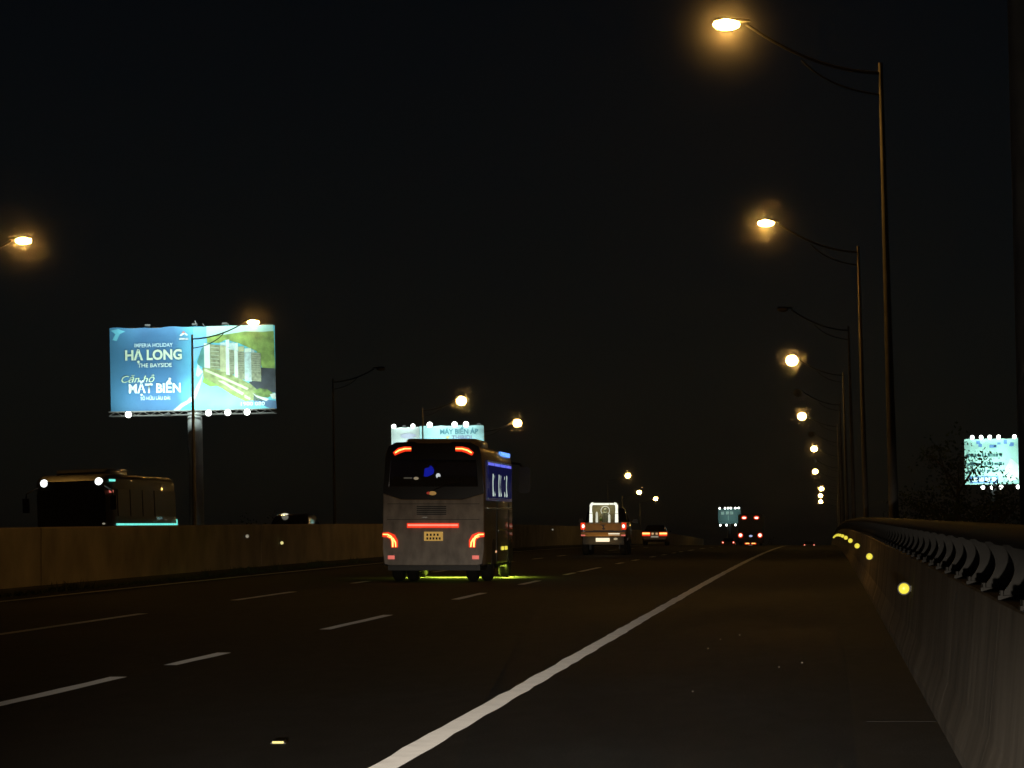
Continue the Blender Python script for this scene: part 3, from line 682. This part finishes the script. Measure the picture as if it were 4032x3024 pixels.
b = MB(); secs = [[(x, yy, z) for x, z in rrect(.85 - i_, 3.08, 3.20 + h_, .06, .02, 3)] for yy, i_, h_ in ((1.5, .1, 0), (1.8, 0, .10), (4.6, 0, .10), (5.0, .1, 0))]; b.loft(secs); b.build('roof_air_conditioner', 'car_dark', oc, smooth=True)
for s in (-1, 1):
    b = MB(); b.tube([(s*1.0, .1, 2.75), (s*1.35, -.25, 2.55), (s*1.38, -.25, 2.3)], .03, 6); b.box(s*1.38 - .1, s*1.38 + .1, -.3, -.2, 1.95, 2.4); b.build('wing_mirror', 'black', oc)
    wheel(oc, s*1.05, 2.4, .48, .3); wheel(oc, s*1.05, 8.6, .48, .3)
place(oc, -23.75, 108, 0)
oc2 = thing('oncoming_car', 'dark oncoming car whose roof shows over the median wall', 'car')
b = MB(); secs = []
for yy, z0, z1, hw in ((0, .4, .8, .78), (.3, .3, 1.0, .88), (1.2, .28, 1.12, .90), (4.2, .28, 1.15, .90), (4.6, .4, 1.0, .82)): secs.append([(x, yy, z) for x, z in rrect(hw, z0, z1, .10, .10, 3)])
b.loft(secs); b.build('body', 'car_dark', oc2, smooth=True)
b = MB(); secs = []
for yy, z1, hw in ((1.1, 1.12, .80), (1.8, 1.66, .68), (2.4, 1.74, .66), (3.9, 1.70, .66), (4.5, 1.14, .78)): secs.append([(x, yy, z) for x, z in rrect(hw, 1.08, z1, .02 if z1 < 1.3 else .12, .005, 3)])
b.loft(secs); b.build('greenhouse', 'glass_black', oc2, smooth=True)
b = MB(); b.ell((-.25, 1.9, 1.735), (.14, .10, .035)); b.build('roof_lamp_or_glint', 'candle', oc2)  # roof highlight put in as a small glowing blob
for s in (-1, 1): wheel(oc2, s*.78, .9, .34, .22); wheel(oc2, s*.78, 3.6, .34, .22)
place(oc2, -20.55, 130, .07, R(0))

# far coach on the crest
fc = thing('far_coach', 'distant coach on the crest with two pairs of red lights', 'coach')
b = MB(); secs = []
for yy, ins, dz in ((0, .03, .03), (.15, 0, 0), (9.5, 0, 0), (10, .1, .1)): secs.append([(x, yy, z) for x, z in rrect(1.2 - ins, .35, 3.15 - dz, .2, .08, 4)])
b.loft(secs); b.build('body', 'black', fc, smooth=True)
b = MB(); b.box(-1.1, 1.1, -.03, -.01, .4, 1.5); b.build('rear_panel', mat('far_bus_panel', (.05, .03, .02), .6), fc)
b = MB(); b.box(-1.0, 1.0, -.03, -.01, 1.75, 2.55); b.build('rear_window', 'black', fc)
for s in (-1, 1):
    b = MB(); b.ell((s*.60, -.03, 2.78), (.28, .05, .19)); o = b.build('upper_tail_light', 'red', fc)
    b = MB(); b.ell((s*.60, -.07, 2.76), (.18, .04, .09)); b.build('light_core', 'hot_core', o)
    b = MB(); b.ell((s*.95, -.03, 1.05), (.25, .05, .25)); o = b.build('tail_light', 'red', fc)
    b = MB(); b.ell((s*.95, -.07, 1.07), (.15, .04, .15)); b.build('light_core', 'hot_core', o)
    wheel(fc, s*1.0, 2.5, .45, .28)
b = MB(); b.ell((.05, -.05, .99), (.17, .03, .10)); b.build('plate_lamp', emit('plate_glow', (.5, .6, .9), .9), fc)
place(fc, -7.25, 333, 0)

# ------------------------------------------------------------------ roadside billboards
def smat(name, col, var=.15, scale=.6): return mat(name, col, .7, var=var, scale=scale)
def board_common(root, Wd, Hh, n_bot, n_top, lit_bot, catwalk=True, power=4000, th=.5, lamp_r=.35):
    """frame, catwalk and floodlights of a board whose print faces -Y, lower edge at z = 0"""
    b = MB(); b.box(-Wd/2, Wd/2, .03, th, 0, Hh); b.build('backing', 'dark_metal', root)
    if catwalk:
        b = MB()
        b.box(-Wd/2, Wd/2, -1.0, .3, -.12, -.04)
        for zz in (-.52, -.06):
            b.tube([(-Wd/2, -1.0, zz), (Wd/2, -1.0, zz)], .06, 6); b.tube([(-Wd/2, .2, zz), (Wd/2, .2, zz)], .06, 6)
        k = 0; x = -Wd/2
        while x < Wd/2 - .5:
            b.tube([(x, -1.0, -.52), (x + .75, -1.0, -.06)], .035, 5); b.tube([(x + .75, -1.0, -.06), (x + 1.5, -1.0, -.52)], .035, 5); x += 1.5
        b.build('catwalk', 'galv', root)
    def flood(x, y, z, lit, up):
        b = MB(); b.tube([(x, .1, -.1 if up else Hh), (x, y, z)], .03, 5); b.box(x - .28, x + .28, y - .16, y + .16, z - .10, z + .10); o = b.build('floodlight', 'dark_metal', root)
        if lit:
            b = MB(); b.ell((x, y - .1, z + (.05 if up else -.02)), (lamp_r, .16, lamp_r), 12, 8); b.build('lamp_glass', 'flood', o, smooth=True)
    for x, lit in lit_bot: flood(x, -1.6, -.45, lit, True)
    for x, lit in n_top: flood(x, -1.3, Hh + .18, lit, False)
    a = bpy.data.objects
    point('flood_light', root, (0, -3.2, .1), (.80, 1.0, .94), power * .8, typ='AREA', size=(Wd*.85, .5), rot=(R(90 + 55), 0, 0))
    point('flood_light', root, (0, -2.2, Hh + .9), (.80, 1.0, .94), power * .35, typ='AREA', size=(Wd*.85, .5), rot=(R(90 - 52), 0, 0))

# 1) apartment advert
bb = thing('billboard', 'large blue billboard on a single column advertising seaside apartments', 'billboard')
BW, BH = 18.0, 9.05
def cv(cx, cy):
    bot = 1205 - .0206 * (cx - 120)
    return ((cx - 120) / 1935 - .5) * BW, (bot - cy) / 970 * BH
# printed sheet: sea, from deep blue to cyan
m, t_, p_ = nodes('printed_sea'); tc = t_.nodes.new('ShaderNodeTexCoord'); sp = t_.nodes.new('ShaderNodeSeparateXYZ'); t_.links.new(tc.outputs['Object'], sp.inputs[0])
def rng(src, a, b2, name=None):
    r = t_.nodes.new('ShaderNodeMapRange'); r.inputs[1].default_value = a; r.inputs[2].default_value = b2; t_.links.new(src, r.inputs[0]); return r.outputs[0]
nz = t_.nodes.new('ShaderNodeTexNoise'); nz.inputs['Scale'].default_value = .35; nz.inputs['Detail'].default_value = 5; t_.links.new(tc.outputs['Object'], nz.inputs['Vector'])
rx = t_.nodes.new('ShaderNodeValToRGB'); e = rx.color_ramp
e.elements[0].position = 0; e.elements[0].color = (.05, .20, .34, 1); e.elements[1].position = 1; e.elements[1].color = (.10, .50, .58, 1)
for ps, cc in ((.30, (.022, .10, .22)), (.48, (.03, .12, .25)), (.60, (.09, .36, .52))):
    el = e.elements.new(ps); el.color = (*cc, 1)
ad = t_.nodes.new('ShaderNodeMath'); ad.operation = 'MULTIPLY_ADD'; t_.links.new(nz.outputs['Fac'], ad.inputs[0]); ad.inputs[1].default_value = .12; t_.links.new(rng(sp.outputs[0], -9.6, 8.4), ad.inputs[2])
t_.links.new(ad.outputs[0], rx.inputs[0]); t_.links.new(rx.outputs[0], p_.inputs['Base Color']); p_.inputs['Roughness'].default_value = .7
b = MB(); nx, nzv = 36, 12; vs = []
for j in range(nzv + 1):
    for i in range(nx + 1):
        u, v = i/nx, j/nzv; wob = .05 * math.sin(u * 38) * v ** 6 + (.05 * math.sin(u * 17 + 1) * (v ** 8))
        vs.append(((u - .5)*BW, .0, v*BH + wob))
b.add(vs, [(j*(nx+1)+i, j*(nx+1)+i+1, (j+1)*(nx+1)+i+1, (j+1)*(nx+1)+i) for j in range(nzv) for i in range(nx)])
b.build('printed_sheet', m, bb)
def art(name, polys, m, layer):
    b = MB()
    for pl in polys:
        q = [cv(*p) for p in pl]; n = len(q); b.add([(x, -.004*layer, z) for x, z in q], [tuple(range(n))])
    return b.build(name, m, bb)
P = lambda n, c, v=.2, s=.8: smat('print_' + n, c, v, s)
foam = P('foam', (.50, .70, .76), .35, .5); white = P('white', (.52, .64, .66), .1); cream = P('cream', (.50, .60, .46), .1)
art('printed_bay', [[(1105, 1180), (1100, 700), (1190, 690), (1215, 860), (1500, 960), (1790, 1085), (1990, 1165), (1600, 1172)]], P('cyan', (.16, .58, .66), .25, .4), 1)
art('printed_foam', [[(850, 1188), (940, 1110), (1010, 1075), (1080, 1010), (1130, 900), (1190, 790), (1215, 740), (1185, 860), (1150, 960), (1100, 1070), (1040, 1100), (960, 1150), (920, 1188)],
                     [(1150, 620), (1180, 480), (1245, 400), (1215, 500), (1175, 600), (1165, 690), (1210, 740), (1150, 800), (1120, 780)]], foam, 2)
art('printed_surf', [[(930, 1188), (1010, 1120), (1060, 1110), (1090, 1150), (1060, 1185)]], P('turquoise', (.08, .50, .52), .3), 2)
art('printed_sky', [[(1255, 210), (2036, 192), (2044, 330), (1255, 350)]], P('mint', (.34, .62, .54), .2, .3), 2)
art('printed_hill', [[(1258, 345), (1380, 315), (1520, 300), (1700, 270), (1900, 275), (2044, 265), (2052, 720), (1900, 690), (1840, 500), (1620, 400), (1480, 365), (1400, 405), (1262, 400)]], P('hill', (.22, .34, .075), .6, 1.1), 3)
art('printed_strip', [[(1100, 225), (1253, 215), (1253, 370), (1190, 500), (1100, 640)]], P('pale_blue', (.16, .42, .66), .2, .4), 2)
art('printed_shore', [[(1195, 470), (1260, 400), (1300, 400), (1290, 700), (1210, 690), (1150, 660), (1140, 620)]], P('shore', (.07, .26, .24), .4), 3)
art('printed_shade', [[(1870, 690), (2053, 700), (2057, 985), (1850, 960), (1740, 860), (1890, 800)]], P('shade', (.035, .045, .055), .5, 1.0), 4)
art('printed_plaza', [[(1200, 690), (1300, 700), (1450, 720), (1760, 880), (1850, 960), (1960, 1075), (1740, 1075), (1500, 965), (1215, 840)]], P('plaza', (.24, .30, .12), .6, 1.6), 5)
art('printed_lawn', [[(1215, 800), (1290, 850), (1500, 950), (1760, 1075), (1700, 1085), (1540, 1010), (1380, 900), (1290, 915), (1195, 860)]], P('lawn', (.20, .38, .08), .5, 1.2), 6)
art('printed_road', [[(1375, 840), (1440, 845), (1680, 985), (1665, 1012)], [(1690, 1005), (1760, 1045), (1750, 1068), (1690, 1040)], [(1225, 700), (1430, 790), (1740, 930), (1720, 950), (1420, 815), (1225, 730)]], P('pale_green', (.48, .58, .36), .2), 7)
art('printed_blue_corner', [[(1800, 985), (1930, 1060), (2058, 1075), (2060, 1165), (1990, 1165), (1790, 1085)]], P('corner', (.09, .20, .36), .4), 5)
art('printed_treetops', [[(1790, 960), (1870, 930), (1960, 945), (2040, 1000), (1960, 1040), (1850, 1020)]], P('treetops', (.13, .22, .05), .7, 2.0), 8)
art('printed_shoreline', [[(1780, 985), (1830, 1015), (1980, 1055), (1940, 1080), (1830, 1035)], [(1985, 1000), (2050, 985), (2055, 1060), (2010, 1050)]], P('sand', (.55, .62, .56), .2), 9)
tw = [(1225, 1292, 405, 690, 'a'), (1292, 1412, 418, 700, 'g'), (1412, 1480, 430, 735, 'c'), (1478, 1522, 450, 770, 'a'), (1518, 1582, 478, 765, 'd'), (1578, 1622, 490, 800, 'a'), (1618, 1698, 500, 825, 'd'), (1696, 1778, 505, 845, 'b'), (1774, 1888, 510, 845, 'd')]
cols = {'a': P('tower_pale', (.55, .68, .58), .15), 'b': P('tower_blue', (.42, .56, .54), .35, 2.5), 'c': P('tower_cream', (.38, .42, .24), .3, 2), 'd': P('tower_brown', (.25, .28, .18), .5, 3), 'g': P('tower_gap', (.24, .27, .15), .7, 2.0)}
for i, (a, c, z0, z1, kk) in enumerate(tw):
    art('printed_tower', [[(a, z0), (c, z0 + 12), (c, z1 + 8), (a, z1)]], cols[kk], 10 + i * .3)
for a, c, z0, z1, kk in ((1415, 1478, 395, 434, 'b'), (1480, 1522, 362, 454, 'a'), (1524, 1580, 396, 482, 'b'), (1582, 1622, 400, 494, 'a'), (1626, 1694, 440, 504, 'c'), (1700, 1776, 462, 510, 'a'), (1780, 1812, 480, 516, 'b')):
    art('printed_penthouse', [[(a, z0 + 8), (c, z0), (c, z1), (a, z1)]], cols[kk], 14)
for a, w in ((1525, 50), (1626, 66), (1782, 96)):
    for z in range(520, 740, 26): art('printed_window', [[(a, z), (a + w, z + 3), (a + w, z + 9), (a, z + 6)]], P('window', (.32, .37, .27)), 15)
for z in range(450, 680, 44): art('printed_window', [[(1300, z), (1400, z + 8), (1400, z + 16), (1300, z + 8)]], P('balcony', (.38, .46, .34)), 15)
art('printed_swirl', [[(130, 260), (220, 240), (300, 270), (240, 300), (200, 380), (150, 370), (190, 300)]], P('swirl', (.12, .45, .58), .3), 3)
def lt(s_, cx, cy, wpx, hpx, m, **k):
    x, z = cv(cx, cy); return text('lettering', s_, wpx / 1935 * BW, hpx / 970 * BH, m, bb, (x, -.075, z), **k)
lt('IMPERIA HOLIDAY', 635, 432, 450, 44, P('title', (.42, .58, .64), .15), bold=.012)
lt('HẠ LONG', 632, 548, 665, 112, cream, bold=.035)
lt('THE BAYSIDE', 645, 665, 400, 46, P('subtitle', (.50, .62, .56), .2), bold=.008)
lt('Căn hộ', 445, 828, 390, 80, P('script', (.52, .64, .40), .1), shear=.35, bold=-.004)
lt('MẶT BIỂN', 640, 935, 610, 104, white, bold=.03)
lt('SỞ HỮU LÂU DÀI', 645, 1048, 345, 38, P('small', (.45, .60, .74), .1), bold=.012)
lt('1900 080', 1785, 1112, 280, 42, P('phone', (.55, .72, .74), .1), bold=.02)
for c_, poly, mm in (('logo', [(940, 318), (985, 280), (998, 300), (962, 322)], white), ('logo', [(998, 296), (1010, 284), (1045, 312), (1025, 320)], white), ('logo', [(968, 285), (990, 265), (1012, 290), (1000, 292), (990, 280), (976, 292)], P('logo_red', (.5, .12, .08), .1)), ('logo_bar', [(938, 346), (1045, 346), (1045, 366), (938, 366)], P('logo_bar', (.5, .56, .6), .5, 6))):
    art(c_, [poly], mm, 16)
fx = lambda cx: cv(cx, 1200)[0]
board_common(bb, BW, BH, 0, [(fx(x), False) for x in (600, 1150, 1500, 1800)], [(fx(365), True), (fx(820), False), (fx(1300), True), (fx(1525), True), (fx(1750), True)], power=2500, lamp_r=.34)
b = MB(); b.tube([(-.05, .9, -22), (-.05, .9, .4)], .79, 20); b.build('column', mat('painted_column', (.55, .56, .55), .6, var=.25, scale=1.0), bb, smooth=True)
b = MB(); b.box(-8, 8, .5, 1.3, .3, .9); b.box(-8, 8, .5, 1.3, BH - 1.0, BH - .5)
for x in (-6, -2, 2, 6): b.box(x - .1, x + .1, .5, .9, .2, BH - .3)
b.build('truss', 'galv', bb)
b = MB()
for cx_, l_ in ((1150, .6), (1240, .25), (1530, .25)):
    x = fx(cx_); b.tube([(x, 0, BH), (x - .12, -.6, BH + l_)], .04, 5)
b.build('bracket', 'galv', bb)
place(bb, -25.0 * 370/126.5 * .935 if False else (418 - 1781) * 370 / 7370, 370, 1.469 + (1111.3 - 886) * 370 / 7370, R(-1.5), upright=True, on_road=False)

# 2) two-faced board above the coach
def simple_board(name, label, x, y, z, Wd, Hh, col, rz, bots, tops, power, bottom_extra=None, catwalk=False, lamp_r=.4, colh=22, scr=None):
    o = thing(name, label, 'billboard')
    b = MB(); nx = 12; vs = []
    for j in range(5):
        for i in range(nx + 1): vs.append(((i/nx - .5)*Wd, 0, j/4*Hh + (.05*math.sin(i*1.9) if j == 4 else 0)))
    b.add(vs, [(j*(nx+1)+i, j*(nx+1)+i+1, (j+1)*(nx+1)+i+1, (j+1)*(nx+1)+i) for j in range(4) for i in range(nx)]); b.build('printed_sheet', smat('sheet_' + label[:9], col, .15, .3), o)
    board_common(o, Wd, Hh, 0, tops, bots, catwalk=catwalk, power=power, lamp_r=lamp_r)
    b = MB(); b.tube([(0, .9, -colh), (0, .9, .3)], .6, 14); b.build('column', 'dark_metal', o, smooth=True)
    place(o, x, y, z, rz, upright=True, on_road=False); return o
Yb = 560.0; pxm = 7370 / Yb
xv = lambda px: (px - 1781) / pxm
zv = lambda py: 1.469 + (1111.3 - py) / pxm
b2 = simple_board('billboard', 'pale cyan billboard lettered in teal seen above the coach roof', xv(977), Yb, zv(1000), 10.5, 6.1, (.36, .60, .62), R(8), [], [(-3.6, True), (.45, True), (2.3, True), (4.4, False)], 1100, lamp_r=.46)
teal = smat('print_teal', (.05, .20, .26), .2)
text('lettering', 'MÁY BIẾN ÁP', 6.2, .80, teal, b2, (1.2, -.06, 5.1), bold=.03)
text('lettering', 'THIBIDI', 3.3, .70, smat('print_grey_violet', (.22, .26, .40), .3), b2, (1.6, -.06, 4.12), bold=.03)
b = MB(); b.prism([(-.95, 4.35), (-.35, 4.45), (-.55, 4.1), (-.7, 3.75), (-.85, 4.1)], -.05, -.04); b.build('logo', smat('print_yellow', (.65, .55, .18), .2), b2)
b3 = simple_board('billboard', 'narrow white billboard face adjoining the pale cyan one', xv(876), Yb + .6, zv(1002), 4.75, 6.0, (.58, .66, .64), R(-6), [], [(-1.6, True), (.1, False), (1.6, True)], 500, lamp_r=.36)
text('lettering', 'THIBIDI', 2.2, .45, smat('print_grey', (.42, .44, .52), .4, 3), b3, (.3, -.06, 4.6), bold=.03)
b = MB(); b.box(-2.0, 2.1, -.05, -.04, 3.35, 3.5); b.build('printed_rule', teal, b3)
b = MB(); b.ell((.5, -.06, 4.6), (1.35, .02, .45), 16, 6); b.build('logo', smat('print_lilac', (.45, .47, .60), .2), b3)

# 3) board among the trees beside the parapet
Yc = 420.0; pxm = 7370 / Yc
b4 = simple_board('billboard', 'mint green billboard crossed by dark branches behind the parapet trees', (2146 - 1781) / pxm, Yc, 1.469 + (1111.3 - 1046) / pxm, 7.0, 5.6, (.32, .60, .52), R(3),
                  [(-1.5, True), (-.35, True), (.75, True), (2.85, True)], [(-2.65, True), (-1.55, True), (-.5, True), (.6, True), (2.55, True)], 850, lamp_r=.26)
rnd = random.Random(11); dk = smat('print_dark_teal', (.02, .10, .11), .4, 2); bl = smat('print_blue', (.10, .25, .55), .3); pa = smat('print_pale', (.55, .72, .66), .2)
b = MB()
for zr, h_ in ((3.4, .5), (2.35, .4), (1.55, .35)):
    x = -3.2
    while x < 1.2:
        w_ = rnd.uniform(.15, .5); b = MB(); b.box(x, x + w_, -.05, -.04, zr, zr + h_ * rnd.uniform(.5, 1)); b.build('printed_word', dk, b4); x += w_ + rnd.uniform(.06, .2)
b = MB()
for k in range(7): 
    x = rnd.uniform(-2.2, 2.6); z = rnd.uniform(4.1, 5.0); b.box(x, x + rnd.uniform(.3, .9), -.035, -.03, z, z + rnd.uniform(.2, .5))
b.build('printed_blocks', bl, b4)
b = MB(); b.box(-2.9, .6, -.045, -.04, .15, 1.0); b.build('printed_band', bl, b4)
b = MB(); 
for k in range(4): b.box(-2.6 + k*.8, -2.0 + k*.8, -.055, -.05, .35, .85)
b.prism([(1.2, 1.4), (2.2, 3.2), (3.3, 2.2), (3.2, .6), (2.0, .3)], -.05, -.04); b.build('printed_figure', pa, b4)

# 4) far board beside the far coach
Yd = 900.0; pxm = 7370 / Yd
b5 = simple_board('billboard', 'small dim teal billboard far away next to the distant coach', (1576 - 1781) / pxm, Yd, 1.469 + (1111.3 - 1131) / pxm, 6.0, 3.9, (.10, .22, .22), R(0),
                  [(-2.4, True), (-.75, True), (1.6, True), (2.5, True)], [(-2.5, True), (-1.1, True), (-.3, True), (.45, True), (1.6, True), (2.5, True)], 110, lamp_r=.26)
b = MB()
for x in (-2.2, -.9, .2): b.box(x, x + .8, -.06, -.05, 2.4, 3.2)
b.box(-.4, -.25, -.06, -.05, .9, 2.2); b.build('printed_marks', pa, b5)

# ------------------------------------------------------------------ trees
def tree(label, x, y, z, h, rad, seed, n=2600, grp=None):
    rnd = random.Random(seed); t_ = thing('tree', label, 'tree', grp)
    b = MB(); tips = []
    b.tube([(0, 0, -.2), (.1, 0, h*.25), (-.05, .1, h*.5), (.1, 0, h*.8)], [h*.022 + .05, h*.018 + .04, h*.012 + .03, .03], 8)
    for k in range(16):
        z0 = h * rnd.uniform(.35, .8); a = rnd.uniform(0, 2*PI); l_ = rad * rnd.uniform(.6, 1.05)
        p1 = (l_*.5*math.cos(a), l_*.5*math.sin(a), z0 + h*.08); p2 = (l_*math.cos(a), l_*math.sin(a), z0 + h*rnd.uniform(.08, .22))
        b.tube([(0, 0, z0), p1, p2], [.09, .06, .02], 5); tips += [p1, p2, tuple((Vector(p1) + Vector(p2))/2)]
    tips += [(0, 0, h*.85), (.2, .2, h*.95)]
    b.build('trunk', 'bark', t_)
    b = MB()
    for k in range(n):
        c = Vector(rnd.choice(tips)); g = Vector((rnd.gauss(0, 1), rnd.gauss(0, 1), rnd.gauss(0, .75))) * rad * .17
        p = c + g; s_ = rnd.uniform(.07, .17)
        d = Vector((rnd.gauss(0, 1), rnd.gauss(0, 1), rnd.gauss(0, 1))).normalized(); w = d.cross(Vector((rnd.gauss(0, 1), rnd.gauss(0, 1), rnd.gauss(0, 1)))).normalized()
        b.add([p - d*s_, p + w*s_*.5, p + d*s_, p - w*s_*.5], [(0, 1, 2, 3)])
    b.build('crown', 'foliage', t_)
    o = place(t_, x, y, 0, rnd.uniform(0, 6), upright=True, on_road=False)
    l = o.matrix_world.translation.copy(); l.z = -7.5; m_ = o.matrix_world.copy(); m_.translation = l; o.matrix_world = m_
    return t_
TG = 'dark roadside trees behind the parapet'
tree('leafy tree whose twigs cross the mint green billboard', 8.5, 215, 0, 16.2, 3.4, 21, 3200)
tree('bushy dark tree below the mint green billboard', 11.6, 235, 0, 13.2, 3.6, 22, 3600)
tree('dark rounded tree between the lamp posts and the mint green billboard', 7.9, 250, 0, 13.0, 3.0, 23, 3000)
tree('small dark treetop showing over the median wall', -42.5, 250, 0, 12.0, 2.4, 24, 1800)
tree('tiny far treetop on the skyline beside the distant coach', -13.0, 820, 0, 11.0, 3.0, 25, 900)

# ------------------------------------------------------------------ small things on the road
def stud(x, y):
    t_ = thing('road_stud', 'yellow reflective road stud lying on the dark inner lane', 'road stud')
    b = MB(); b.prism([(-.05, 0), (.05, 0), (.035, .018), (-.035, .018)], -.05, .05); b.build('housing', 'black', t_)
    b = MB(); b.box(-.036, .036, -.056, -.048, .003, .016); b.build('lens', 'stud_glow', t_)
    place(t_, x, y)
stud(-3.5, 21.9)
rnd = random.Random(5)
for k in range(6):
    y = rnd.uniform(20, 42); x = rnd.uniform(-2.3, .5)
    b = MB(); s_ = rnd.uniform(.005, .010); b.ell((0, 0, s_*.5), (s_, s_*.8, s_*.7), 6, 4)
    for i, v in enumerate(b.v): b.v[i] = tuple(c * rnd.uniform(.75, 1.25) for c in v[:2]) + (max(0, v[2]),)
    o = b.build('stone_chip', MT['paint']); tag(o, 'pale stone chip on the shoulder asphalt', 'stone', 'stone chips scattered on the shoulder'); place(o, x, y)

# headlights of the vehicle halted on the shoulder, behind the viewpoint
for x, yaw in ((-.80, 4.0), (.30, 0.0)):      # dipped beams: a flat cut-off just below the horizontal
    hl = point('headlight', None, (0, 0, 0), (1.0, .87, .70), 29000, .06, 'SPOT', spot_size=R(24), spot_blend=.6)
    hl.matrix_world = M @ Matrix.Translation((x, -1.2, .80)) @ Matrix.Rotation(R(yaw), 4, 'Z') @ Matrix.Rotation(R(90.0 - 9.9), 4, 'X')

# ------------------------------------------------------------------ night haze
b = MB(); b.box(-4100, 4100, -350, 7100, -8.6, 34)
hz = b.build('haze', 'asphalt'); hz['kind'] = 'stuff'; hz['label'] = 'thin night haze over the highway'; hz['category'] = 'haze'
hm = bpy.data.materials.new('haze'); hm.use_nodes = True; nt = hm.node_tree; nt.nodes.remove(nt.nodes['Principled BSDF'])
pv = nt.nodes.new('ShaderNodeVolumePrincipled'); pv.inputs['Color'].default_value = (.97, .97, .97, 1); pv.inputs['Density'].default_value = .00018; pv.inputs['Anisotropy'].default_value = .6
nt.links.new(pv.outputs[0], nt.nodes['Material Output'].inputs['Volume'])
hz.data.materials.clear(); hz.data.materials.append(hm)
